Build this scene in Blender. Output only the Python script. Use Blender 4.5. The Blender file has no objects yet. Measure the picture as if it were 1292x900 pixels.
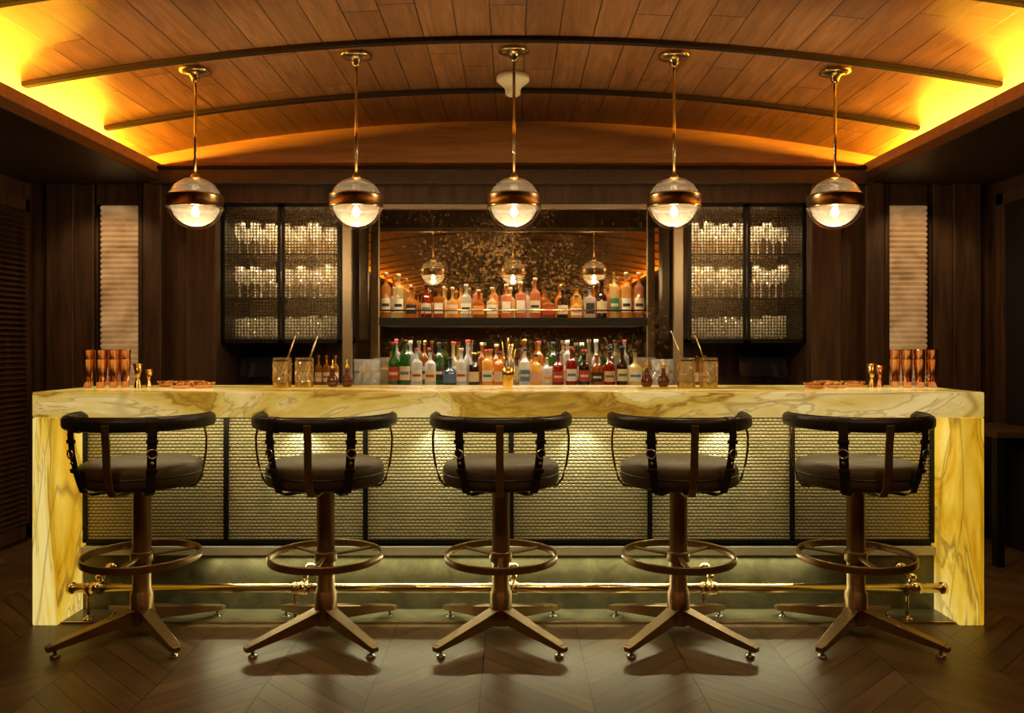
import bpy, math, random
from mathutils import Vector, Matrix
random.seed(7)
PI=math.pi
F=1000.0; CY=-3.73; H=1.324; HX=646.0; HY=435.0
def S(y): return F/(y-CY)
def X(px,y): return (px-HX)/S(y)
def Z(py,y): return H-(py-HY)/S(y)

scene=bpy.context.scene
scene.view_settings.view_transform='Standard'
scene.view_settings.look='None'

# ------------------------------------------------------------ materials
class NT:
    def __init__(s,name):
        s.m=bpy.data.materials.new(name); s.m.use_nodes=True
        s.t=s.m.node_tree; s.t.nodes.clear()
        s.out=s.t.nodes.new('ShaderNodeOutputMaterial')
    def n(s,typ,ins=None,**kw):
        nd=s.t.nodes.new(typ)
        for k,v in kw.items(): setattr(nd,k,v)
        if ins:
            for k,v in ins.items():
                if isinstance(v,bpy.types.NodeSocket): s.t.links.new(v,nd.inputs[k])
                else: nd.inputs[k].default_value=v
        return nd
    def M(s,op,a,b=0.0,c=0.0):
        return s.n('ShaderNodeMath',{0:a,1:b,2:c},operation=op).outputs[0]
    def obj(s): return s.n('ShaderNodeTexCoord').outputs['Object']
    def ramp(s,fac,stops):
        r=s.n('ShaderNodeValToRGB',{0:fac}); e=r.color_ramp.elements
        while len(e)<len(stops): e.new(0.5)
        for i,(p,c) in enumerate(stops):
            e[i].position=p; e[i].color=(c[0],c[1],c[2],1)
        return r.outputs[0]
    def map(s,vec,scale=(1,1,1),rot=(0,0,0),loc=(0,0,0)):
        return s.n('ShaderNodeMapping',{'Vector':vec,'Scale':scale,'Rotation':rot,'Location':loc}).outputs[0]
    def noise(s,vec,scale=5,detail=3,rough=.5,dist=0):
        return s.n('ShaderNodeTexNoise',{'Vector':vec,'Scale':scale,'Detail':detail,'Roughness':rough,'Distortion':dist}).outputs[0]
    def bump(s,h,strength=.3,dist=.01):
        return s.n('ShaderNodeBump',{'Height':h,'Strength':strength,'Distance':dist}).outputs[0]
    def mixc(s,f,a,b,mode='MIX'):
        nd=s.n('ShaderNodeMix',data_type='RGBA',blend_type=mode)
        for i,v in ((0,f),(6,a),(7,b)):
            if isinstance(v,bpy.types.NodeSocket): s.t.links.new(v,nd.inputs[i])
            else: nd.inputs[i].default_value=v if i==0 else (v[0],v[1],v[2],1)
        return nd.outputs[2]
    def rng(s,v,a,b,c=0.0,d=1.0):
        return s.n('ShaderNodeMapRange',{0:v,1:a,2:b,3:c,4:d}).outputs[0]
    def pr(s,**kw):
        nd=s.n('ShaderNodeBsdfPrincipled')
        for k,v in kw.items():
            k=k.replace('_',' ')
            if isinstance(v,bpy.types.NodeSocket): s.t.links.new(v,nd.inputs[k])
            else:
                if isinstance(v,tuple) and len(v)==3: v=(*v,1)
                nd.inputs[k].default_value=v
        return nd.outputs[0]
    def end(s,sh): s.t.links.new(sh,s.out.inputs[0]); return s.m

def simple(name,col,rough=.5,metal=0.,nscale=0,nstr=.1,var=.15,emis=0,ecol=None,spec=.5):
    t=NT(name); o=t.obj(); n=t.noise(o,nscale or 30,3)
    c=t.mixc(n,tuple(x*(1-var) for x in col),tuple(min(1,x*(1+var)) for x in col))
    kw=dict(Base_Color=c,Roughness=rough,Metallic=metal,Specular_IOR_Level=spec)
    if nscale: kw['Normal']=t.bump(n,nstr,.004)
    if emis: kw['Emission_Color']=ecol or col; kw['Emission_Strength']=emis
    return t.end(t.pr(**kw))

def wood(name,c1,c2,axis='z',rough=.45,sc=1.0,spec=.5):
    t=NT(name); o=t.obj()
    s={'z':(14,14,1.2),'x':(1.2,14,14),'y':(14,1.2,14)}[axis]
    v=t.map(o,tuple(k*sc for k in s))
    n=t.noise(v,1.5,6,.65,.6)
    c=t.ramp(n,[(.3,c1),(.7,c2)])
    return t.end(t.pr(Base_Color=c,Roughness=rough,Specular_IOR_Level=spec,Normal=t.bump(n,.25,.004)))

def glassy(name,tint,rough=.03,diff=.0,dcol=(1,1,1),gl=.5):
    t=NT(name)
    fc=t.n('ShaderNodeLayerWeight',{'Blend':.5}).outputs['Facing']
    f2=t.M('MULTIPLY_ADD',t.M('POWER',fc,3.5),.65,.03+gl*.05)
    tr=t.n('ShaderNodeBsdfTransparent',{'Color':(*tint,1)}).outputs[0]
    gs=t.n('ShaderNodeBsdfGlossy',{'Color':(1,1,1,1),'Roughness':rough}).outputs[0]
    base=tr
    if diff>0:
        d=t.n('ShaderNodeBsdfDiffuse',{'Color':(*dcol,1)}).outputs[0]
        tl=t.n('ShaderNodeBsdfTranslucent',{'Color':(*dcol,1)}).outputs[0]
        dd=t.n('ShaderNodeMixShader',{0:.5,1:d,2:tl}).outputs[0]
        base=t.n('ShaderNodeMixShader',{0:diff,1:tr,2:dd}).outputs[0]
    return t.end(t.n('ShaderNodeMixShader',{0:f2,1:base,2:gs}).outputs[0])

def m_ceiling():
    t=NT('ceiling_oak_planks'); o=t.obj()
    xyz=t.n('ShaderNodeSeparateXYZ',{0:o}).outputs
    pi_=t.M('DIVIDE',t.M('ADD',xyz[0],10.0),.165)
    idx=t.M('FLOOR',pi_); fr=t.M('FRACT',pi_)
    yo=t.M('DIVIDE',t.M('ADD',xyz[1],t.M('MULTIPLY',t.n('ShaderNodeTexWhiteNoise',{'W':idx},noise_dimensions='1D').outputs[0],3.0)),1.5)
    yi=t.M('FLOOR',yo); yf=t.M('FRACT',yo)
    cmb=t.n('ShaderNodeCombineXYZ',{0:idx,1:yi}).outputs[0]
    wn=t.n('ShaderNodeTexWhiteNoise',{'Vector':cmb},noise_dimensions='2D').outputs[0]
    off=t.n('ShaderNodeVectorMath',{0:o,1:t.n('ShaderNodeCombineXYZ',{1:t.M('MULTIPLY',wn,9.0)}).outputs[0]},operation='ADD').outputs[0]
    g=t.noise(t.map(off,(16,1.3,16)),1.6,6,.7,1.2)
    c=t.ramp(g,[(.3,(.19,.082,.028)),(.7,(.48,.235,.088))])
    c=t.mixc(t.M('MULTIPLY',wn,.4),c,(.14,.06,.022))
    sx=t.M('LESS_THAN',t.M('ABSOLUTE',t.M('SUBTRACT',fr,.5)),.483)
    sy=t.M('LESS_THAN',t.M('ABSOLUTE',t.M('SUBTRACT',yf,.5)),.498)
    sm=t.M('MULTIPLY',sx,sy)
    c=t.mixc(sm,(.015,.006,.002),c)
    h=t.M('ADD',sm,t.M('MULTIPLY',g,.15))
    return t.end(t.pr(Base_Color=c,Roughness=.45,Normal=t.bump(h,.4,.004)))

def m_floor():
    t=NT('floor_chevron_oak'); o=t.obj()
    xyz=t.n('ShaderNodeSeparateXYZ',{0:o}).outputs
    w=.42
    xx=t.M('ADD',xyz[0],10.0+.2)
    col=t.M('FLOOR',t.M('DIVIDE',xx,w))
    tri=t.M('PINGPONG',xx,w)
    v=t.M('DIVIDE',t.M('ADD',t.M('ADD',xyz[1],20.0),t.M('MULTIPLY',tri,.95)),.125)
    vi=t.M('FLOOR',v); vf=t.M('FRACT',v)
    wn=t.n('ShaderNodeTexWhiteNoise',{'Vector':t.n('ShaderNodeCombineXYZ',{0:col,1:vi}).outputs[0]},noise_dimensions='2D').outputs[0]
    gv=t.n('ShaderNodeCombineXYZ',{0:t.M('MULTIPLY',tri,3.0),1:t.M('MULTIPLY',v,3.2),2:t.M('MULTIPLY',wn,20.0)}).outputs[0]
    g=t.noise(gv,1.0,5,.65,.8)
    c=t.ramp(g,[(.25,(.065,.038,.016)),(.75,(.19,.118,.052))])
    c=t.mixc(t.M('MULTIPLY',wn,.45),c,(.045,.026,.011))
    s1=t.M('LESS_THAN',t.M('ABSOLUTE',t.M('SUBTRACT',vf,.5)),.478)
    cf=t.M('FRACT',t.M('DIVIDE',xx,w))
    s2=t.M('LESS_THAN',t.M('ABSOLUTE',t.M('SUBTRACT',cf,.5)),.494)
    sm=t.M('MULTIPLY',s1,s2)
    c=t.mixc(sm,(.014,.008,.004),c)
    return t.end(t.pr(Base_Color=c,Roughness=t.M('MULTIPLY_ADD',g,.25,.24),Specular_IOR_Level=.27,Normal=t.bump(t.M('ADD',sm,t.M('MULTIPLY',g,.3)),.4,.003)))

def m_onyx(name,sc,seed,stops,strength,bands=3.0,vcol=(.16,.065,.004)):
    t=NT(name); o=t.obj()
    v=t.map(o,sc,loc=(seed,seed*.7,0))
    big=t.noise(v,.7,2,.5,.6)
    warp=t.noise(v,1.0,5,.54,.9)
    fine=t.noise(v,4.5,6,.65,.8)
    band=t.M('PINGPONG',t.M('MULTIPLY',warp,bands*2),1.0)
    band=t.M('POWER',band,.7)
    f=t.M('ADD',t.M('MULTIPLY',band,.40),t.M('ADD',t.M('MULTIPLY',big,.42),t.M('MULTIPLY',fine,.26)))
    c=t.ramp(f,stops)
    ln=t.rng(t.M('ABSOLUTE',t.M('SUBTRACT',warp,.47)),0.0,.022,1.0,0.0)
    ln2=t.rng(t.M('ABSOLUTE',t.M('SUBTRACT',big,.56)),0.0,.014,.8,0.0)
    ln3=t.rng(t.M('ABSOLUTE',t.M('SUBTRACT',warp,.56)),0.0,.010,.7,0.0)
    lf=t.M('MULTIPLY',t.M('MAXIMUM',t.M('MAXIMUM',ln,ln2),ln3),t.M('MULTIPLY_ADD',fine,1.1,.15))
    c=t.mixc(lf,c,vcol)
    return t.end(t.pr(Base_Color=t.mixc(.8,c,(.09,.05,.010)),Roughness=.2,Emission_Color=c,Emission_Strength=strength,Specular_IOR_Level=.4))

def m_mesh():
    t=NT('woven_metal_mesh'); o=t.obj()
    xyz=t.n('ShaderNodeSeparateXYZ',{0:o}).outputs
    r=t.M('DIVIDE',t.M('ADD',xyz[2],5.0),.0165)
    ri=t.M('FLOOR',r); rf=t.M('FRACT',r)
    cx=t.M('ADD',t.M('DIVIDE',t.M('ADD',xyz[0],10.0),.024),t.M('MULTIPLY',t.M('MODULO',ri,2.0),.5))
    cf=t.M('FRACT',cx)
    a=t.M('MULTIPLY',t.M('SUBTRACT',rf,.5),2.0); b=t.M('MULTIPLY',t.M('SUBTRACT',cf,.5),2.0)
    d=t.M('ADD',t.M('MULTIPLY',a,a),t.M('MULTIPLY',t.M('MULTIPLY',b,b),.6))
    f=t.rng(d,.3,.95,1.0,0.0)
    lf=t.noise(o,1.3,2)
    c=t.mixc(f,(.05,.044,.020),(.48,.42,.23))
    c=t.mixc(t.M('MULTIPLY',lf,.35),c,(.22,.18,.08))
    return t.end(t.pr(Base_Color=c,Roughness=.42,Metallic=.5,Normal=t.bump(f,.7,.004)))

def m_mirror():
    t=NT('antique_mirror'); o=t.obj()
    n=t.noise(o,2.0,3,.5,.2)
    fine=t.noise(o,34,7,.70,.2)
    sp=t.rng(t.M('ADD',fine,t.M('MULTIPLY',t.M('SUBTRACT',n,.5),.5)),.53,.62,0.0,1.0)
    tarn=t.ramp(t.noise(o,70,3,.6),[(.35,(.04,.02,.006)),(.65,(.42,.22,.05))])
    gl=t.n('ShaderNodeBsdfGlossy',{'Color':(.74,.60,.43,1),'Roughness':.012}).outputs[0]
    df=t.pr(Base_Color=tarn,Roughness=.45,Metallic=.2)
    return t.end(t.n('ShaderNodeMixShader',{0:t.M('MULTIPLY_ADD',sp,.42,.06),1:gl,2:df}).outputs[0])

def m_stone():
    t=NT('plinth_stone'); o=t.obj()
    n=t.noise(o,9,6,.7,.5)
    c=t.ramp(n,[(.3,(.055,.050,.029)),(.7,(.15,.138,.080))])
    return t.end(t.pr(Base_Color=c,Roughness=.28,Normal=t.bump(n,.15,.003)))

def m_glow(name,col,strength):
    t=NT(name); o=t.obj()
    n=t.noise(t.map(o,(5,3,7)),1.0,4,.6,.4)
    c=t.mixc(t.rng(n,.35,.65),tuple(x*.3 for x in col),col)
    return t.end(t.pr(Base_Color=(.40,.235,.105),Roughness=.4,Emission_Color=c,Emission_Strength=strength))

MT={}
MT['ceil']=m_ceiling(); MT['floor']=m_floor()
MT['wall']=wood('wall_dark_walnut',(.022,.010,.005),(.085,.041,.018),'z',.5,1,.3)
MT['soffit']=wood('soffit_dark_walnut',(.022,.011,.006),(.055,.028,.013),'y')
MT['tymp']=wood('tympanum_oak',(.22,.098,.028),(.40,.19,.064),'x')
MT['rib']=wood('rib_dark_oak',(.008,.004,.002),(.022,.011,.005),'x',.75,1,.15)
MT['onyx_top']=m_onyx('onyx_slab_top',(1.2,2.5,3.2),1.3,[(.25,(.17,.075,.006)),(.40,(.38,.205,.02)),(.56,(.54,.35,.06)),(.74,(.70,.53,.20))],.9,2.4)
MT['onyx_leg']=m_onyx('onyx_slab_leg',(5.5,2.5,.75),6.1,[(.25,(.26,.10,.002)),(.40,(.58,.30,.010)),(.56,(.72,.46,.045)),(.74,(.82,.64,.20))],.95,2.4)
MT['mesh']=m_mesh(); MT['mirror']=m_mirror(); MT['stone']=m_stone()
MT['black']=simple('black_steel',(.012,.011,.010),.4,.6)
MT['bronze']=simple('aged_bronze',(.26,.165,.07),.34,.85,60,.05)
MT['bronze_dk']=simple('dark_bronze_wire',(.10,.075,.045),.38,.8)
MT['brass']=simple('polished_brass',(.84,.68,.36),.2,1.,0)
MT['brassd']=simple('antique_brass',(.54,.40,.20),.25,1.,0)
MT['bandb']=simple('globe_band_bronze',(.22,.15,.085),.3,1.,0)
MT['copper']=simple('copper',(.80,.40,.22),.2,1.,0)
MT['gold']=simple('gold',(.95,.62,.18),.2,1.,0)
MT['steel']=simple('polished_steel',(.6,.58,.54),.22,1.,0)
MT['steelr']=simple('brushed_frame_steel',(.40,.33,.23),.36,.9,80,.05)
MT['trimlt']=simple('plinth_trim_nickel',(.55,.54,.42),.5,.3,80,.05)
MT['leather']=simple('black_leather',(.012,.009,.007),.40,0.,90,.3,.4,spec=.28)
MT['leather2']=simple('brown_seat_leather',(.050,.033,.014),.48,0.,70,.3,.4,spec=.18)
MT['cream']=simple('cream_plastic',(.95,.86,.62),.5)
MT['glass']=glassy('clear_glass',(.98,.98,.96),.02,.0)
MT['gl_up']=glassy('globe_clear_glass',(.96,.95,.92),.05,.03,(.95,.92,.82),1.2)
MT['gl_low']=glassy('ribbed_frosted_glass',(.93,.93,.90),.14,.045,(.9,.88,.82),1.4)
MT['glass_b']=glassy('glassware_clear_glass',(.90,.89,.85),.05,.18,(.95,.92,.85),1.4)
MT['bulb']=simple('lamp_bulb',(1,.9,.7),.5,0,0,0,0,40,(1,.86,.62,1))
MT['led']=simple('cove_led_strip',(1,.7,.3),.5,0,0,0,0,4,(1,.55,.08,1))
MT['glowp']=m_glow('emissive_ribbed_panel',(.62,.37,.15),.42)  # panel carries its own weak, noise-varied emission
MT['screen']=simple('pos_screen',(.01,.01,.012),.12)
MT['red']=simple('exit_sign_red',(.3,.02,.01),.5,0,0,0,0,.03,(.6,.05,.02,1))
MT['void']=simple('doorway_shade_black',(.008,.006,.005),.5)  # near-black colour stands in for the shade inside the doorway
MT['cabback']=simple('cabinet_mirror_back',(.28,.20,.11),.22,.9,6,.1,.4)
liq={'amber':(.85,.42,.06),'honey':(.95,.66,.20),'red':(.48,.05,.02),'rose':(.85,.44,.22),'green':(.08,.30,.07),
     'dark':(.09,.035,.015),'clear':(.80,.82,.78),'whisky':(.62,.24,.03),'pale':(.92,.82,.46),'blue':(.09,.17,.30),'bitters':(.30,.07,.015)}
for k,c in liq.items(): MT['q_'+k]=glassy('liquor_'+k,tuple(min(1,x*1.1) for x in c),.05,.38,c,1.4)
lab={'white':(.80,.76,.66),'cream':(.70,.58,.36),'red':(.45,.05,.03),'black':(.02,.02,.02),'green':(.05,.22,.09),'blue':(.10,.2,.36),'orange':(.75,.30,.05),'pink':(.75,.42,.30)}
for k,c in lab.items(): MT['l_'+k]=simple('label_'+k,c,.6)

# ------------------------------------------------------------ mesh builder
class MB:
    def __init__(s): s.v=[];s.f=[];s.mi=[];s.sm=[];s.mats=[];s.T=Matrix.Identity(4)
    def mat(s,k):
        if k not in s.mats: s.mats.append(k)
        return s.mats.index(k)
    def add(s,vs,fs,k,smooth=False):
        b=len(s.v); i=s.mat(k)
        s.v+=[tuple(s.T@Vector(p)) for p in vs]
        for f in fs: s.f.append([b+q for q in f]); s.mi.append(i); s.sm.append(smooth)
    def box(s,a,b,k):
        x0,y0,z0=a;x1,y1,z1=b
        vs=[(x0,y0,z0),(x1,y0,z0),(x1,y1,z0),(x0,y1,z0),(x0,y0,z1),(x1,y0,z1),(x1,y1,z1),(x0,y1,z1)]
        s.add(vs,[(0,3,2,1),(4,5,6,7),(0,1,5,4),(1,2,6,5),(2,3,7,6),(3,0,4,7)],k)
    def beam(s,p0,p1,w0,h0,w1,h1,k,up=(0,0,1)):
        p0=Vector(p0);p1=Vector(p1);t=(p1-p0).normalized();sd=t.cross(Vector(up)).normalized();n=sd.cross(t)
        vs=[]
        for p,w,h in ((p0,w0,h0),(p1,w1,h1)):
            for a,b in ((-1,-1),(1,-1),(1,1),(-1,1)): vs.append(p+sd*a*w/2+n*b*h/2)
        s.add(vs,[(0,1,2,3),(7,6,5,4),(0,4,5,1),(1,5,6,2),(2,6,7,3),(3,7,4,0)],k)
    def lathe(s,prof,c,k,seg=20,smooth=True,caps=False):
        vs=[];fs=[];rings=[]
        for r,z in prof:
            if r<1e-6: rings.append([len(vs)]); vs.append((c[0],c[1],c[2]+z))
            else:
                rings.append(list(range(len(vs),len(vs)+seg)))
                for i in range(seg):
                    a=2*PI*i/seg; vs.append((c[0]+r*math.cos(a),c[1]+r*math.sin(a),c[2]+z))
        for A,B in zip(rings,rings[1:]):
            for i in range(seg):
                j=(i+1)%seg
                if len(A)==1 and len(B)==1: continue
                if len(A)==1: fs.append((A[0],B[j],B[i]))
                elif len(B)==1: fs.append((A[i],A[j],B[0]))
                else: fs.append((A[i],A[j],B[j],B[i]))
        s.add(vs,fs,k,smooth)
    def sweep(s,path,sec,k,up=(0,0,1),closed=False,smooth=True,scales=None):
        P=[Vector(p) for p in path];n=len(P);m=len(sec);vs=[];fs=[];up=Vector(up)
        for i,p in enumerate(P):
            if closed: t=P[(i+1)%n]-P[i-1]
            else: t=P[min(i+1,n-1)]-P[max(i-1,0)]
            t.normalize();sd=t.cross(up)
            if sd.length<1e-4: sd=t.cross(Vector((1,0,0)))
            sd.normalize();nn=sd.cross(t);q=scales[i] if scales else 1
            for a,b in sec: vs.append(p+sd*a*q+nn*b*q)
        for i in range(n if closed else n-1):
            j=(i+1)%n
            for a in range(m):
                b=(a+1)%m; fs.append((i*m+a,i*m+b,j*m+b,j*m+a))
        if not closed: fs.append(tuple(range(m))[::-1]); fs.append(tuple(range((n-1)*m,n*m)))
        s.add(vs,fs,k,smooth)
    def tube(s,path,r,k,seg=8,closed=False,up=(0,0,1)):
        s.sweep(path,[(r*math.cos(2*PI*i/seg),r*math.sin(2*PI*i/seg)) for i in range(seg)],k,up,closed)
    def mk(s,name,loc=(0,0,0),bevel=0,parent=None):
        me=bpy.data.meshes.new(name); me.from_pydata(s.v,[],s.f)
        for k in s.mats: me.materials.append(MT[k])
        me.polygons.foreach_set('material_index',s.mi)
        me.polygons.foreach_set('use_smooth',s.sm); me.update()
        return inst(name,me,loc,bevel)
def inst(name,me,loc=(0,0,0),bevel=0,rotz=0):
    o=bpy.data.objects.new(name,me); o.location=loc; o.rotation_euler[2]=rotz
    scene.collection.objects.link(o)
    if bevel:
        b=o.modifiers.new('bevel','BEVEL'); b.width=bevel; b.segments=3; b.limit_method='ANGLE'
    return o
def rrect(w,h,r,n=3):
    out=[]
    for cx,cy,a0 in ((w/2-r,h/2-r,0),(-w/2+r,h/2-r,90),(-w/2+r,-h/2+r,180),(w/2-r,-h/2+r,270)):
        for i in range(n+1):
            a=math.radians(a0+90*i/n); out.append((cx+r*math.cos(a),cy+r*math.sin(a)))
    return out
def quick(name,boxes,bevel=0):
    m=MB()
    for a,b,k in boxes: m.box(a,b,k)
    return m.mk(name,bevel=bevel)

# ------------------------------------------------------------ room shell
A=2.836; KK=.0393; WX=3.29; YB=1.70; YF=-11.0
quick('floor',[((-WX,YF,-.1),(WX,2.5,0),'floor')])
m=MB()
xs=[-2.75+5.5*i/60 for i in range(61)]; vs=[];fs=[]
for x in xs:
    z=A-KK*x*x; vs+=[(x,YF,z),(x,1.66,z),(x,YF,z+.04),(x,1.66,z+.04)]
for i in range(60):
    a=4*i;b=a+4
    fs+=[(a,a+1,b+1,b),(a+2,b+2,b+3,a+3),(a,b,b+2,a+2),(a+1,a+3,b+3,b+1)]
m.add(vs,fs,'ceil',True)
m.mk('ceiling')
for i in range(15):
    y=.952-.785*i
    m=MB()
    path=[(x*2.40/2.75,y,A-KK*(x*2.40/2.75)**2-.010) for x in xs]
    m.sweep(path,rrect(.045,.024,.006,2),'rib',smooth=False)
    m.mk('trim_%d'%(i+1))
for sgn,nm in ((-1,'left'),(1,'right')):
    x0,x1=sorted((sgn*2.36,sgn*(WX)))
    m=MB(); m.box((x0,YF,2.42),(x1,1.66,2.475),'soffit')
    e0,e1=sorted((sgn*2.36,sgn*2.385)); m.box((e0,YF,2.475),(e1,1.66,2.54),'tymp')
    e0,e1=sorted((sgn*2.76,sgn*2.80)); m.box((e0,YF,2.475),(e1,1.66,2.58),'soffit')
    m.mk('ceiling_soffit_'+nm,bevel=.004)
    l0,l1=sorted((sgn*2.60,sgn*2.64))
    quick('led_cove_light_strip',[((l0,-10.8,2.476),(l1,1.6,2.484),'led')])
m=MB()
vs=[];fs=[]
for i,x in enumerate(xs): vs+=[(x,1.63,2.44),(x,1.63,A-KK*x*x)]
for i in range(60): fs.append((2*i,2*i+2,2*i+3,2*i+1))
m.add(vs,fs,'tymp'); m.mk('wall_arch_tympanum')
quick('trim_beam',[((-2.42,1.56,2.40),(2.42,1.66,2.505),'soffit'),((-2.42,1.54,2.495),(2.42,1.66,2.515),'rib')],.004)
quick('wall_back',[((-WX,YB,0),(-2.02,YB+.1,2.5),'wall'),((2.04,YB,0),(WX,YB+.1,2.5),'wall'),
   ((-2.02,YB,2.30),(2.04,YB+.05,2.5),'wall'),((-2.2,2.36,0),(2.2,2.46,2.7),'wall'),
   ((-2.12,YB+.1,0),(-2.02,2.36,2.5),'wall'),((2.04,YB+.1,0),(2.14,2.36,2.5),'wall'),((-2.1,YB,2.5),(2.1,2.4,2.6),'wall')])
quick('wall_left',[((-WX-.1,YF,0),(-WX,YB+.1,2.6),'wall')])
quick('wall_right',[((WX,YF,0),(WX+.1,YB+.1,2.6),'wall')])
quick('wall_front',[((-WX,YF-.1,0),(WX,YF,2.9),'wall')])
pl=[]
for a,b,d in ((58,92,.06),(92,118,.03),(174,180,.05),(180,203,.09),(234,272,.10)):
    pl.append((a,b,d)); pl.append((1296-b,1296-a,d))
for i,(a,b,d) in enumerate(pl):
    y=YB-d
    quick('trim_panel_%d'%(i+1),[((X(a,y),y,0),(X(b,y),YB-.001,2.418),'wall')],.006)
m=MB()
for sgn in (-1,1):
    a,b=sorted((sgn*2.83,sgn*2.53)); m.box((a,YB-.03,2.28),(b,YB-.001,2.418),'wall')
m.mk('trim_panel_header')
for cx in (-2.675,2.70):
    m=MB(); n=60
    z0,z1=.1,2.275
    vs=[];fs=[];N=n*6
    for i in range(N+1):
        z=z0+(z1-z0)*i/N; y=YB-.008-.022*abs(math.sin(PI*i/6))
        vs+=[(cx-.13,y,z),(cx+.13,y,z)]
    for i in range(N): fs.append((2*i,2*i+1,2*i+3,2*i+2))
    m.add(vs,fs,'glowp',True)
    m.box((cx-.14,YB-.035,.09),(cx-.13,YB-.001,2.28),'black');m.box((cx+.13,YB-.035,.09),(cx+.14,YB-.001,2.28),'black')
    m.mk('emissive_wall_panel')
m=MB()
for ya in (.62,1.13):
    yb=ya+.49
    m.box((-WX+.001,ya,.03),(-WX+.035,ya+.04,2.3),'wall');m.box((-WX+.001,yb-.04,.03),(-WX+.035,yb,2.3),'wall')
    m.box((-WX+.001,ya,.03),(-WX+.035,yb,.12),'wall');m.box((-WX+.001,ya,2.22),(-WX+.035,yb,2.3),'wall')
    z=.14
    while z<2.2:
        m.beam((-WX+.022,ya+.04,z),(-WX+.022,yb-.04,z),.042,.008,.042,.008,'wall',up=(.75,0,1)); z+=.036
m.mk('louvered_shutter')
quick('doorway_1',[((WX-.03,.5,0),(WX-.001,1.5,2.25),'void'),((WX-.05,.42,0),(WX-.001,.5,2.33),'wall'),((WX-.05,1.5,0),(WX-.001,1.58,2.33),'wall'),((WX-.05,.42,2.25),(WX-.001,1.58,2.33),'wall')],.004)  # framed opening; the near-black panel paints its inner darkness
quick('console_table',[((2.86,.95,.77),(3.22,1.50,.81),'wall'),((2.88,.98,0),(2.93,1.03,.77),'black'),((3.15,.98,0),(3.20,1.03,.77),'black'),((2.88,1.42,0),(2.93,1.47,.77),'black'),((3.15,1.42,0),(3.20,1.47,.77),'black'),((2.9,.99,.70),(3.18,1.01,.77),'black')],.004)
quick('exit_sign',[((3.10,.99,2.36),(3.26,1.01,2.419),'red')],.003)
quick('baseboard_back',[((-WX,YB-.02,0),(-2.0,YB,.14),'rib'),((2.0,YB-.02,0),(WX,YB,.14),'rib')])
quick('baseboard_left',[((-WX,YF,0),(-WX+.02,.6,.14),'rib')])

# ------------------------------------------------------------ bar
BX0,BX1=-2.26,2.225; BD=.66; LT=.118
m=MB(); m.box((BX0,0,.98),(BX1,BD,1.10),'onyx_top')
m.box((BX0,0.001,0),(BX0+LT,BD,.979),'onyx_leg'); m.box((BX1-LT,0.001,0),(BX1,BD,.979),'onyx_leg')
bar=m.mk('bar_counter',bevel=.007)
PX0,PX1=BX0+LT+.001,BX1-LT-.001; PY=.22
m=MB()
m.box((PX0,PY+.03,0),(PX1,BD-.02,.979),'black')
m.box((PX0,PY+.012,.345),(PX1,PY+.03,.979),'mesh')
divs=[X(p,PY) for p in (285,461,645,820,1000)]
for d in divs: m.box((d-.012,PY,.345),(d+.012,PY+.0125,.979),'black')
m.box((PX0,PY,.335),(PX1,PY+.0125,.352),'black')
m.box((PX0,PY,.955),(PX1,PY+.0125,.979),'black')
m.box((PX0,PY,.345),(PX0+.02,PY+.0125,.979),'black');m.box((PX1-.02,PY,.345),(PX1,PY+.0125,.979),'black')
m.box((PX0,PY-.016,.278),(PX1,PY+.03,.318),'trimlt')
m.box((PX0,PY+.004,0),(PX1,PY+.03,.278),'stone')
bf=m.mk('bar_front'); bf.parent=bar
quick('floor_stone_border',[((BX0+LT,.035,0.0),(BX1-LT,PY,.006),'stone'),((BX0+LT,.025,0),(BX1-LT,.036,.009),'brassd')])
m=MB(); ry=.075; rz=.155
x0,x1=X(90,ry),X(1190,ry)
m.tube([(x0,ry,rz),(x1,ry,rz)],.023,'brass',16)
for x in (x0,x1): m.tube([(x-.01,ry,rz),(x+.01,ry,rz)],.028,'brass',16)
for p in (122,383,648,898,1155):
    x=X(p,ry)
    m.tube([(x-.022,ry,rz),(x+.022,ry,rz)],.031,'brass',16)
    m.tube([(x,ry,rz),(x,PY-.01,rz+.055)],.011,'brass',10)
    m.lathe([(0,-.02),(.015,-.014),(.021,0),(.015,.014),(0,.02)],(x,ry+.03,rz+.045),'brass',12)
    m.T=Matrix.Translation((x,PY+.003,rz+.055))@Matrix.Rotation(PI/2,4,'X')
    m.lathe([(0,.016),(.028,.016),(.03,.008),(.03,0)],(0,0,0),'brass',16); m.T=Matrix.Identity(4)
    xp=x-.04
    m.tube([(xp,ry,rz),(xp,ry,.006)],.008,'brassd',8)
    m.lathe([(.024,.006),(.024,.012),(.01,.016),(.008,.03)],(xp,ry,0),'brassd',14)
    m.tube([(xp-.012,ry,rz),(xp+.012,ry,rz)],.028,'brassd',14)
m.mk('foot_rail')

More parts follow.
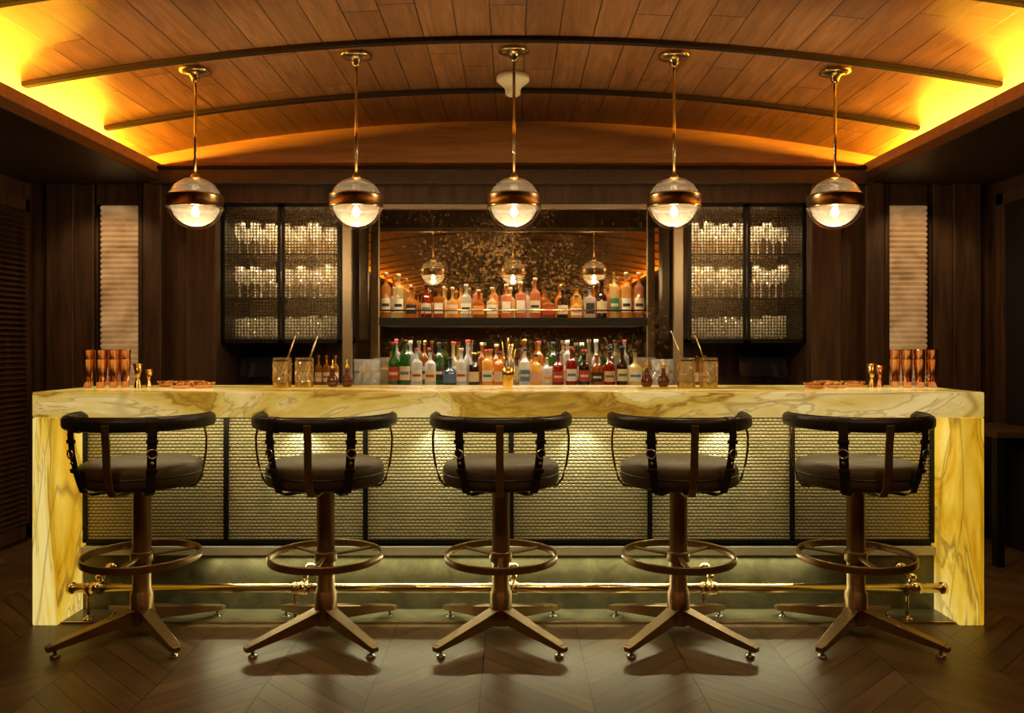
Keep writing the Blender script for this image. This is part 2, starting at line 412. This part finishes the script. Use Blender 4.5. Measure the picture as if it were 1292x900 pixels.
# ------------------------------------------------------------ stools
def stool_mesh():
    m=MB()
    for sx in (-1,1):
        for sy in (-1,1):
            m.beam((sx*.02,sy*.02,.105),(sx*.262,sy*.262,.046),.062,.06,.042,.024,'bronze')
            m.lathe([(0,.0),(.019,.0),(.021,.006),(.018,.012),(.008,.014),(.008,.036),(0,.036)],(sx*.25,sy*.25,0),'steel',12)
            m.beam((sx*.255,sy*.255,.046),(sx*.275,sy*.275,.042),.042,.026,.03,.02,'bronze')
    m.lathe([(0,.055),(.05,.058),(.058,.075),(.058,.12),(.05,.135),(.05,.20),(.044,.205),(.044,.215),(.04,.22),(.04,.66),(.052,.665),(.052,.685),(0,.69)],(0,0,0),'bronze',24)
    ring=[(.25*math.cos(a),.25*math.sin(a),.364) for a in [2*PI*i/48 for i in range(48)]]
    m.sweep(ring,rrect(.012,.034,.004,2),'bronze',closed=True)
    m.lathe([(.041,.34),(.05,.342),(.05,.386),(.041,.388)],(0,0,0),'bronze',24)
    for a in (PI/4,3*PI/4,-PI/2):
        c,s_=math.cos(a),math.sin(a); m.beam((.045*c,.045*s_,.364),(.248*c,.248*s_,.358),.022,.01,.022,.01,'bronze')
    m.lathe([(0,.685),(.12,.685),(.21,.69),(.235,.70)],(0,0,0),'bronze',32)
    m.lathe([(.15,.693),(.235,.694),(.255,.703),(.263,.722),(.262,.742)],(0,0,0),'leather2',40)
    m.lathe([(.262,.742),(.266,.747),(.262,.752)],(0,0,0),'leather',40)
    m.lathe([(.262,.752),(.262,.772),(.252,.79),(.23,.80),(.15,.803),(.008,.800),(0,.797)],(0,0,0),'leather2',40)
    R=.30
    def arc(a): return (R*math.sin(a),-R*math.cos(a))
    n=40; amax=math.radians(104); path=[];sc=[]
    for i in range(n+1):
        u=-1+2*i/n; a=u*amax; x,y=arc(a); z=.985
        path.append((x,y,z)); e=1-abs(u)
        sc.append(min(1,.55+e*12)*(1.0))
    m.sweep(path,rrect(.044,.060,.020,4),'leather',scales=sc)
    m.tube([(x*1.0,y*1.0,1.0155) for x,y,z in path[1:-1]],.0035,'leather',6)
    cp=[(0,-.10,.672),(0,-.20,.674),(0,-.262,.684),(0,-.292,.72),(0,-.312,.80),(0,-.318,.90),(0,-.325,.955),(0,-.327,.99)]
    m.sweep(cp,[(-.016,-.005),(.016,-.005),(.016,.005),(-.016,.005)],'bronze',smooth=False)
    for a in (-32,32,):
        a=math.radians(a); c,s_=math.sin(a),-math.cos(a)
        pts=[]
        for da in (-.08,-.04,0,.04,.08):
            pts.append((R*math.sin(a+da),-R*math.cos(a+da),.985))
        m.sweep(pts,rrect(.052,.070,.024,4),'leather')
        P=[(.322,.985),(.324,.94),(.316,.86),(.302,.79),(.286,.735),(.272,.695),(.24,.680),(.16,.679)]
        path=[(r*c,r*s_,z) for r,z in P]
        m.sweep(path,[(-.019,-.004),(.019,-.004),(.019,.004),(-.019,.004)],'leather',up=(c,s_,.2),smooth=False)
        for zz,rr in ((.865,.326),(.825,.318)):
            m.T=Matrix.Translation((rr*c,rr*s_,zz))@Matrix.Rotation(math.atan2(s_,c),4,'Z')@Matrix.Rotation(PI/2,4,'Y')
            m.tube([(.019*math.cos(t),.019*math.sin(t),0) for t in [2*PI*i/16 for i in range(16)]],.004,'steel',6,True,up=(.1,.2,1)) if zz>.85 else m.lathe([(.008,0),(.006,.005),(0,.006)],(0,0,0),'steel',10)
            m.T=Matrix.Identity(4)
        for (ra,za,rb,zb) in ((.323,.925,.321,.908),(.308,.80,.304,.782)):
            m.sweep([(ra*c,ra*s_,za),(rb*c,rb*s_,zb)],[(-.023,-.008),(.023,-.008),(.023,.008),(-.023,.008)],'leather',up=(c,s_,.2),smooth=False)
    for a in (-84,84):
        a=math.radians(a); c,s_=math.sin(a),-math.cos(a)
        P=[(.298,.96),(.308,.91),(.306,.85),(.295,.78),(.278,.72),(.255,.69),(.20,.684)]
        m.tube([(r*c,r*s_,z) for r,z in P],.0055,'brassd',8,up=(c*.3,s_*.3,1))
    return m
sm=None
SY=-.13
for i,p in enumerate((179,411,632,856,1080)):
    loc=(X(p,SY),SY,.0)
    if sm is None:
        o=stool_mesh().mk('bar_stool',loc); sm=o.data
    else: o=inst('bar_stool.%03d'%i,sm,loc)
    bv=o.modifiers.new('bevel','BEVEL'); bv.width=.003; bv.segments=2; bv.limit_method='ANGLE'; bv.angle_limit=math.radians(50)

# ------------------------------------------------------------ pendants
def pendant(top,zc):
    m=MB(); R=.134
    L=top-zc
    m.lathe([(0,L),(.078,L),(.08,L-.008),(.06,L-.016),(.028,L-.022),(.02,L-.045),(.013,L-.06),(0,L-.06)],(0,0,0),'brassd',28)
    m.tube([(0,0,L-.05),(0,0,R-.01)],.0075,'brass',12)
    m.lathe([(0,R+.022),(.014,R+.02),(.024,R+.004),(.026,R-.006),(0,R-.008)],(0,0,0),'brassd',20)
    up=[(R*math.sin(t),R*math.cos(t)) for t in [math.radians(8+i*(66/12)) for i in range(13)]]
    m.lathe(up,(0,0,0),'gl_up',40)
    lo=[(R*math.sin(t),R*math.cos(t)) for t in [math.radians(98+i*(82/14)) for i in range(14)]]+[(0,-R)]
    m.lathe(lo,(0,0,0),'glass',40)
    Ri=.118; seg=64; vs=[];fs=[]
    for j in range(9):
        t=math.radians(98+j*9.5)
        for i in range(seg):
            rr=(Ri+(.003 if i%2 else -.003))*math.sin(t); a=2*PI*i/seg
            vs.append((rr*math.cos(a),rr*math.sin(a),Ri*math.cos(t)))
    for j in range(8):
        for i in range(seg): fs.append((j*seg+i,j*seg+(i+1)%seg,(j+1)*seg+(i+1)%seg,(j+1)*seg+i))
    m.add(vs,fs,'gl_low',True)
    m.lathe([(.131,.042),(.138,.042),(.1385,.036)],(0,0,0),'brass',48)
    m.lathe([(.1385,.036),(.1375,.034),(.1375,-.018),(.1385,-.020)],(0,0,0),'bandb',48)
    m.lathe([(.1385,-.020),(.138,-.026),(.131,-.026)],(0,0,0),'brass',48)
    m.lathe([(.131,-.026),(.131,.042)],(0,0,0),'bandb',48)
    for a in (0,PI/2,PI,3*PI/2):
        m.beam((.0,.0,.006),(.131*math.cos(a+.5),.131*math.sin(a+.5),.006),.010,.006,.010,.006,'brassd')
    m.lathe([(0,.012),(.022,.012),(.022,-.012),(.016,-.02),(0,-.02)],(0,0,0),'steel',20)
    m.lathe([(0,-.02),(.01,-.024),(.017,-.036),(.019,-.046),(.014,-.06),(0,-.066)],(0,0,0),'bulb',16)
    return m
PYP=.335
for i,p in enumerate((246.5,449.5,648.5,850.5,1053.5)):
    x=X(p,PYP); top=A-KK*x*x-.003; zc=Z(257,PYP)
    nm='pendant_lamp' if i==0 else 'pendant_lamp.%03d'%i
    pendant(top,zc).mk(nm,(x,PYP,zc))
    L=bpy.data.lights.new('pendant_bulb_light','POINT'); L.energy=17; L.color=(1,.73,.40); L.shadow_soft_size=.02
    lo=bpy.data.objects.new('pendant_bulb_light',L); lo.location=(x,PYP,zc-.085); scene.collection.objects.link(lo)
m=MB(); m.lathe([(0,0),(.088,0),(.092,-.012),(.092,-.030),(.080,-.040),(.055,-.062),(.044,-.075),(.042,-.105),(.034,-.112),(0,-.112)],(0,0,0),'cream',32)
m.mk('smoke_detector',(0.005,.72,A-.001))

# ------------------------------------------------------------ back bar
def spot(name,loc,tgt,e,col,ang,size=.03,blend=.6):
    L=bpy.data.lights.new(name,'SPOT');L.energy=e;L.color=col;L.spot_size=math.radians(ang);L.spot_blend=blend;L.shadow_soft_size=size
    o=bpy.data.objects.new(name,L);o.location=loc
    o.rotation_euler=(Vector(tgt)-Vector(loc)).to_track_quat('-Z','Y').to_euler();scene.collection.objects.link(o);return o
def area(name,loc,tgt,e,col,sx,sy):
    L=bpy.data.lights.new(name,'AREA');L.shape='RECTANGLE';L.size=sx;L.size_y=sy;L.energy=e;L.color=col
    o=bpy.data.objects.new(name,L);o.location=loc
    o.rotation_euler=(Vector(tgt)-Vector(loc)).to_track_quat('-Z','Y').to_euler();scene.collection.objects.link(o);return o
YD=1.76
quick('back_bar_cabinet_base',[((-2.015,1.78,0),(2.035,2.355,.99),'wall'),((-2.015,1.76,.99),(2.035,2.355,1.03),'stone')],.004)
quick('mirror',[((-1.165,2.32,1.031),(1.2,2.358,2.49),'mirror')])
m=MB()
for x in (X(478,2.3),X(817,2.3)): m.box((x-.004,2.314,1.031),(x+.004,2.3195,2.49),'steelr')
m.mk('trim_mirror_seams')
xl,xr=X(432,YD),X(862,YD)
quick('mirror_frame',[((xl,YD-.01,1.031),(xl+.065,YD+.03,2.262),'steelr'),((xr-.065,YD-.01,1.031),(xr,YD+.03,2.262),'steelr'),((xl,YD-.01,2.262),(xr,YD+.03,2.299),'steelr')],.004)
sx0,sx1=X(478,2.0),X(817,2.0)
m=MB(); m.box((sx0,2.0,1.462),(sx1,2.31,1.519),'black')
for x in [sx0+.01+(sx1-sx0-.02)*i/6 for i in range(7)]: m.tube([(x,2.008,1.519),(x,2.008,1.572)],.004,'brass',6)
m.tube([(sx0+.005,2.008,1.572),(sx1-.005,2.008,1.572)],.0065,'brass',8)
m.mk('bottle_shelf')

def cabinet(xa,xb):
    m=MB(); z0,z1=1.335,2.298
    yd=YD
    m.box((xa,yd+.03,z0),(xb,2.31,z0+.03),'black'); m.box((xa,yd+.03,z1-.02),(xb,2.31,z1),'black')
    m.box((xa,yd+.03,z0),(xa+.015,2.31,z1),'black'); m.box((xb-.015,yd+.03,z0),(xb,2.31,z1),'black')
    m.box((xa+.015,2.30,z0),(xb-.015,2.31,z1),'cabback')
    for zz in (1.64,1.95): m.box((xa+.015,yd+.06,zz),(xb-.015,2.30,zz+.010),'glass')
    for zz in (1.64,1.95): m.box((xa+.015,yd+.055,zz),(xb-.015,yd+.06,zz+.012),'bronze_dk')
    mid=(xa+xb)/2
    for a,b in ((xa,mid-.004),(mid+.004,xb)):
        w=.02
        m.box((a,yd,z0),(a+w,yd+.025,z1),'black');m.box((b-w,yd,z0),(b,yd+.025,z1),'black')
        m.box((a,yd,z0),(b,yd+.025,z0+w),'black');m.box((a,yd,z1-w),(b,yd+.025,z1),'black')
        nx=int((b-a-2*w)/.021); nz=int((z1-z0-2*w)/.021)
        for i in range(1,nx): 
            x=a+w+(b-a-2*w)*i/nx; m.box((x-.0024,yd+.010,z0+w),(x+.0024,yd+.013,z1-w),'bronze_dk')
        for i in range(1,nz):
            z=z0+w+(z1-z0-2*w)*i/nz; m.box((a+w,yd+.0135,z-.0024),(b-w,yd+.0165,z+.0024),'bronze_dk')
    m.box((mid-.03,yd-.015,1.75),(mid-.02,yd,1.9),'black');m.box((mid+.02,yd-.015,1.75),(mid+.03,yd,1.9),'black')
    cab=m.mk('mesh_door_cabinet')
    g=MB(); r=random.Random(3)
    for zz in (z0+.03,1.651,1.961):
        for row in (1.92,2.08):
            x=xa+.07
            while x<xb-.06:
                h=.19+.05*r.random(); 
                if zz<1.5: g.lathe([(.030,0),(.036,h*.7),(.034,h*.7),(.028,.01),(0,.01)],(x,row,zz),'glass_b',14)
                else: g.lathe([(.034,0),(.006,.006),(.005,h*.45),(.022,h*.52),(.040,h*.72),(.034,h),(.032,h)],(x,row,zz),'glass_b',14)
                x+=.100+.01*r.random()
    gg=g.mk('glassware'); gg.parent=cab
    for x in (xa+.13,xa+.3,xb-.3,xb-.13):
        spot('cabinet_spot',(x,1.95,2.26),(x,2.16,1.4),12,(1,.70,.34),130,.01)
        spot('cabinet_low_spot',(x,1.86,1.93),(x,2.12,1.4),4,(1,.70,.34),130,.01)
cabinet(X(280,YD),X(429,YD)); cabinet(X(869,YD),X(1016,YD))

# ------------------------------------------------------------ bottles
def bottle(m,x,y,z,h,r,kind,liqk,labk,cap='black',seg=16):
    c=(x,y,z)
    if kind=='round':   bh=.60;nr=.30;sh=.74
    elif kind=='tall':  bh=.66;nr=.34;sh=.78
    elif kind=='squat': bh=.50;nr=.26;sh=.66
    elif kind=='wine':  bh=.52;nr=.36;sh=.70
    elif kind=='square':bh=.64;nr=.30;sh=.72
    k='q_'+liqk; sg=seg
    nn=r*nr
    prof=[(0,.003),(r*.9,0),(r,.008)]
    prof+=[(r,h*bh)]
    for i in range(1,6):
        u=i/5; prof.append((nn+(r-nn)*(.5+.5*math.cos(PI*u)),h*(bh+(sh-bh)*u)))
    prof+=[(nn,h*.90),(nn*1.25,h*.905),(nn*1.25,h*.925),(nn*.9,h*.93)]
    if kind=='square':
        vs=[];fs=[];n=16
        base=rrect(2,2,.35,3)
        for rr,zz in prof:
            for a,b in base: vs.append((x+a*max(rr,.001)*(.95),y+b*max(rr,.001)*.95,z+zz))
        for j in range(len(prof)-1):
            for i in range(n): fs.append((j*n+i,j*n+(i+1)%n,(j+1)*n+(i+1)%n,(j+1)*n+i))
        m.add(vs,fs,k,True)
        if labk: m.box((x-r*.72,y-r*.97,z+h*.14),(x+r*.72,y-r*.955,z+h*.48),'l_'+labk)
    else:
        m.lathe(prof,c,k,sg)
        if labk:
            z0,z1=z+h*.13,z+h*(.13+.30)
            vs=[];fs=[]
            for i in range(9):
                a=-PI/2+(-1+2*i/8)*1.15
                vs+=[(x+(r+.0008)*math.cos(a),y+(r+.0008)*math.sin(a),z0),(x+(r+.0008)*math.cos(a),y+(r+.0008)*math.sin(a),z1)]
            for i in range(8): fs.append((2*i,2*i+2,2*i+3,2*i+1))
            m.add(vs,fs,'l_'+labk,True)
            if random.random()<.7:
                kk=random.choice(['black','black','blue','green','orange','red']) if labk in('white','cream','pink') else 'cream'
                zz0=z0+(z1-z0)*.4;zz1=z0+(z1-z0)*.62; vs=[];fs=[]
                for i in range(9):
                    a=-PI/2+(-1+2*i/8)*.8
                    vs+=[(x+(r+.0014)*math.cos(a),y+(r+.0014)*math.sin(a),zz0),(x+(r+.0014)*math.cos(a),y+(r+.0014)*math.sin(a),zz1)]
                for i in range(8): fs.append((2*i,2*i+2,2*i+3,2*i+1))
                m.add(vs,fs,'l_'+kk,True)
    cm={'black':'l_black','gold':'gold','cork':'l_cream','red':'l_red','white':'l_white','green':'l_green'}[cap]
    m.lathe([(nn*1.0,h*.925),(nn*1.35,h*.93),(nn*1.35,h*.995),(nn*1.1,h),(0,h)],c,cm,10)

up=[(487,343,'tall','amber','cream','cork'),(503,345,'tall','pale','white','cork'),(519,362,'squat','amber','black','black'),(538,358,'round','red','cream','black'),
(554,362,'square','whisky','white','gold'),(571,362,'squat','honey','cream','cork'),(588,358,'round','clear','white','white'),(604,365,'squat','whisky','orange','cork'),
(621,362,'squat','pale','white','cork'),(639,358,'square','rose','white','cork'),(657,355,'square','rose','white','cork'),(675,350,'round','rose','cream','cork'),
(692,368,'squat','whisky','red','black'),(710,364,'round','dark','cream','black'),(727,372,'squat','honey','white','black'),(744,362,'square','clear','black','black'),
(759,352,'wine','dark','cream','black'),(775,343,'tall','pale','green','gold'),(790,343,'tall','honey','white','cork'),(806,343,'tall','rose','cream','cork')]
m=MB()
yy=2.12
for px,py,kd,lq,lb,cp in up:
    h=(401-py)/S(yy); r=.043 if kd in('squat','square') else .040
    if kd=='tall': r=.037
    bottle(m,X(px,yy),yy,1.5195,h,r,kd,lq,lb,cp)
for i in range(15):
    px=497+i*21; y2=2.23
    bottle(m,X(px,y2),y2,1.5195,.22+.06*random.random(),.036,random.choice(['round','tall','squat']),random.choice(['amber','honey','rose','whisky','clear','pale']),None,random.choice(['cork','black','gold']))
m.mk('liquor_bottles_upper_row')

lo=[(497,432,'wine','green','red','red'),(511,430,'tall','green','cream','black'),(526,440,'round','clear','white','red'),(543,442,'round','clear','cream','black'),
(568,452,'squat','blue','blue','black'),(582,440,'round','clear','white','cork'),(598,446,'round','dark','cream','gold'),(615,442,'tall','honey','white','red'),(630,445,'tall','amber','cream','black'),
(662,440,'round','clear','blue','blue'),(676,448,'tall','honey','pink','black'),(690,452,'round','clear','cream','orange'),(704,446,'round','red','red','black'),(721,438,'round','red','white','red'),
(737,442,'wine','dark','red','red'),(753,448,'round','whisky','black','gold'),(769,444,'round','red','pink','black'),(785,438,'wine','dark','cream','black'),(801,442,'squat','pale','white','black')]
m=MB(); yy=1.90
for px,py,kd,lq,lb,cp in lo:
    cp={'blue':'black','orange':'gold'}.get(cp,cp)
    h=(486-py)/S(yy)+.01; r=.040 if kd!='squat' else .05
    bottle(m,X(px,yy),yy,1.0305,h,r,kd,lq,lb,cp)
for i in range(17):
    px=500+i*18; y2=2.06
    bottle(m,X(px,y2),y2,1.0305,.29+.05*random.random(),.034,random.choice(['round','tall','wine']),random.choice(['amber','clear','green','whisky','green','pale','clear']),random.choice(['white','cream','black',None]),random.choice(['cork','black','gold','red','white']))
m.mk('liquor_bottles_lower_row')
for px in (639,657):
    y=2.12-.043*.97-.001
    cu=bpy.data.curves.new('rye_label_text','FONT'); cu.body='RYE'; cu.size=.032; cu.align_x='CENTER'; cu.extrude=.0002
    cu.materials.append(MT['l_black']); o=bpy.data.objects.new('bottle_label_lettering',cu); o.location=(X(px,2.12),y-.0005,1.565); o.rotation_euler=(PI/2,0,0); scene.collection.objects.link(o)
for k,pxs in enumerate(((452,463,474),(828,839,849))):
    m=MB()
    for px in pxs:
        for y,hh in ((1.9,0),(2.05,0),(1.9,.1)):
            m.lathe([(0,.0),(.030,0),(.034,.09),(.031,.09),(.028,.012),(0,.012)],(X(px,y),y,1.0305+hh),'glass_b',14)
    m.mk('rocks_glasses' if k==0 else 'rocks_glasses.001')
for k,px in enumerate((335,962)):
    x=X(px,2.0); m=MB()
    m.box((-.07,-.05,0),(.07,.08,.012),'screen'); m.beam((0,.03,.01),(0,.0,.12),.04,.02,.04,.02,'screen',up=(1,0,0))
    m.beam((0,-.03,.06),(0,.03,.26),.02,.34,.02,.34,'screen',up=(1,0,0))
    m.mk('pos_terminal' if k==0 else 'pos_terminal.001',(x,2.0,1.031))
for k,pxs in enumerate(((402,412,423),(880,890))):
    m=MB()
    for px in pxs: bottle(m,X(px,1.95),1.95,1.0305,.22,.026,'round','amber','cream','gold')
    m.mk('syrup_bottles' if k==0 else 'syrup_bottles.%03d'%k)

# ------------------------------------------------------------ items on the bar
ZT=1.1005
def cupstack(xs,name):
    m=MB()
    for x,y in xs:
        for i in range(2):
            m.lathe([(0,.003),(.018,0),(.0205,.004),(.0215,.028),(.0225,.030),(.0225,.034),(.0215,.036),(.0275,.146),(.029,.148),(.0275,.150),(.0265,.146),(.020,.01),(0,.008)],(x,y,ZT+i*.048),'copper',24)
    m.mk(name)
cupstack([(X(p,y),y) for p,y in ((111,.36),(127,.35),(143,.37),(158,.41),(112,.49),(129,.50),(145,.51))],'copper_cup_stack')
cupstack([(X(p,y),y) for p,y in ((1129,.40),(1145,.36),(1161,.35),(1177,.36),(1144,.50),(1160,.50),(1175,.50))],'copper_cup_stack.001')
def jigger(px,y,name,k='gold',s=1):
    m=MB(); m.lathe([(0,.002),(.022*s,0),(.021*s,.002),(.010*s,.045*s),(.008*s,.05*s),(.010*s,.055*s),(.026*s,.125*s),(.0245*s,.125*s),(.009*s,.058*s),(0,.057*s)],(0,0,0),k,24)
    m.mk(name,(X(px,y),y,ZT))
jigger(174,.36,'jigger'); jigger(188,.42,'jigger.001',s=.75); jigger(1100,.38,'jigger.002'); jigger(1110,.46,'jigger.003','copper',.9)
def dish(px,y,name):
    m=MB(); m.lathe([(0,.006),(.035,.004),(.042,0),(.052,.006),(.056,.028),(.053,.031),(.048,.010),(0,.009)],(0,0,0),'copper',28)
    for i in range(12):
        a=2*PI*i/12; m.lathe([(0,-.007),(.007,0),(0,.007)],(.056*math.cos(a),.056*math.sin(a),.027),'gold',8)
    m.mk(name,(X(px,y),y,ZT))
for i,(p,y) in enumerate(((229,.30),(256,.34),(214,.48),(243,.50),(1029,.30),(1055,.34),(1076,.48),(1042,.50))): dish(p,y,'copper_coaster_dish' if i==0 else 'copper_coaster_dish.%03d'%i)
def mixing(px,y,name,spoon,flip=False):
    m=MB(); 
    seg=24
    m.lathe([(0,.0),(.043,0),(.046,.006),(.046,.15),(.049,.154),(.046,.156),(.042,.15),(.042,.018),(0,.016)],(0,0,0),'gl_up',seg)
    m.lathe([(.0466,.004),(.0466,.03)],(0,0,0),'gold',seg)
    m.lathe([(.0466,.138),(.0466,.146)],(0,0,0),'gold',seg)
    for d in (-1,1):
        for i in range(6):
            path=[(.0468*math.cos(2*PI*i/6+d*t*1.6),.0468*math.sin(2*PI*i/6+d*t*1.6),.032+t*.104) for t in [q/10 for q in range(11)]]
            m.tube(path,.0014,'gold',4)
    if spoon:
        m.tube([(-.02,0,.02),(.028*1,0,.16),(.075,0,.285)],.003,'steel',8,up=(0,1,0))
        m.lathe([(0,-.008),(.007,0),(0,.008)],(.077,0,.29),'steel',10)
        m.tube([(0.01,.01,.02),(.03,.012,.16),(.062,.01,.25)],.0025,'gold',8,up=(0,1,0))
    o=m.mk(name,(X(px,y),y,ZT))
    if flip: o.rotation_euler[2]=PI
mixing(356,.36,'mixing_glass',True); mixing(384,.38,'mixing_glass.001',True)
mixing(866,.38,'mixing_glass.002',True,True); mixing(894,.36,'mixing_glass.003',True,True)
def bitters(px,y,name):
    m=MB(); m.lathe([(0,.002),(.02,0),(.03,.012),(.032,.03),(.026,.05),(.012,.068),(.010,.095),(.013,.10)],(0,0,0),'q_bitters',20)
    m.lathe([(0,.098),(.013,.1),(.012,.112),(.005,.118),(.003,.145),(0,.146)],(0,0,0),'gold',14); m.mk(name,(X(px,y),y,ZT))
for i,p in enumerate((420,438,816,837)): bitters(p,.46,'bitters_bottle' if i==0 else 'bitters_bottle.%03d'%i)
m=MB(); m.lathe([(0,.004),(.022,0),(.026,.004),(.03,.06),(.034,.105),(.032,.105),(.024,.01),(0,.008)],(0,0,0),'gold',24)
for a,b in ((-.03,.24),(.0,.26),(.025,.23),(.04,.2)): m.tube([(a*.2,0,.02),(a*.6,0,.11),(a,0,b)],.003,'gold',6,up=(0,1,0))
m.mk('bar_tool_cup',(X(641,.46),.46,ZT))

# ------------------------------------------------------------ lights
for s_ in (-1,1):
    for yc,ln,e in ((-.5,4.2,235),(-6.7,8.0,400)):
        L=bpy.data.lights.new('cove_light','AREA'); L.shape='RECTANGLE'; L.size=.03; L.size_y=ln; L.energy=e; L.color=(1,.42,.02)
        o=bpy.data.objects.new('cove_light',L); scene.collection.objects.link(o); o.location=(s_*2.62,yc,2.495)
        d=Vector((-s_*1.0,0,.06)).normalized(); y=Vector((0,1,0)); z=-d; x=y.cross(z)
        o.rotation_euler=Matrix((x,y,z)).transposed().to_euler()
area('under_counter_strip',(0,.10,.97),(0,.19,.4),12,(1,.84,.46),4.1,.02)
area('plinth_strip',(0,.195,.272),(0,.08,0),9,(1,.92,.50),3.0,.012)
for x in (-1.05,-.38,.35,1.05): spot('counter_puck_light',(x,.14,.972),(x,.2,.3),7,(.95,1,.72),95,.01)
for x in (-.8,-.4,0,.4,.8): spot('niche_spot',(x,1.95,2.44),(x,2.2,1.5),34,(1,.76,.46),85,.015)
area('shelf_under_strip',(0,2.02,1.459),(0,1.95,1.0),8,(1,.82,.58),1.85,.01)
for x in (-2.0,-.7,.7,2.0): spot('room_fill_spot',(x,-2.0,2.6),(x*.9,-.1,.75),38,(1,.66,.29),60,.08)  # added fill from the camera side for the stools, no real fittings
for x in (-2.72,2.72): spot('wall_fill_spot',(x,1.2,2.40),(x,1.69,1.2),12,(1,.66,.32),100,.02)  # added spots that brighten the back wall and ribbed panels
for x in (-3.0,3.0): spot('side_fill_spot',(x,.2,2.40),(x*1.05,1.2,1.0),11,(1,.64,.32),100,.03)  # added fill to lift the dark side walls and shutters

w=bpy.data.worlds.new('World'); scene.world=w; w.use_nodes=True
w.node_tree.nodes['Background'].inputs[0].default_value=(.02,.015,.01,1); w.node_tree.nodes['Background'].inputs[1].default_value=.3

cam=bpy.data.cameras.new('Camera'); co=bpy.data.objects.new('Camera',cam); scene.collection.objects.link(co)
co.location=(0,CY,H); co.rotation_euler=(PI/2,0,0); cam.sensor_width=36; cam.lens=36*F/1292; cam.shift_y=-15/1292
scene.camera=co
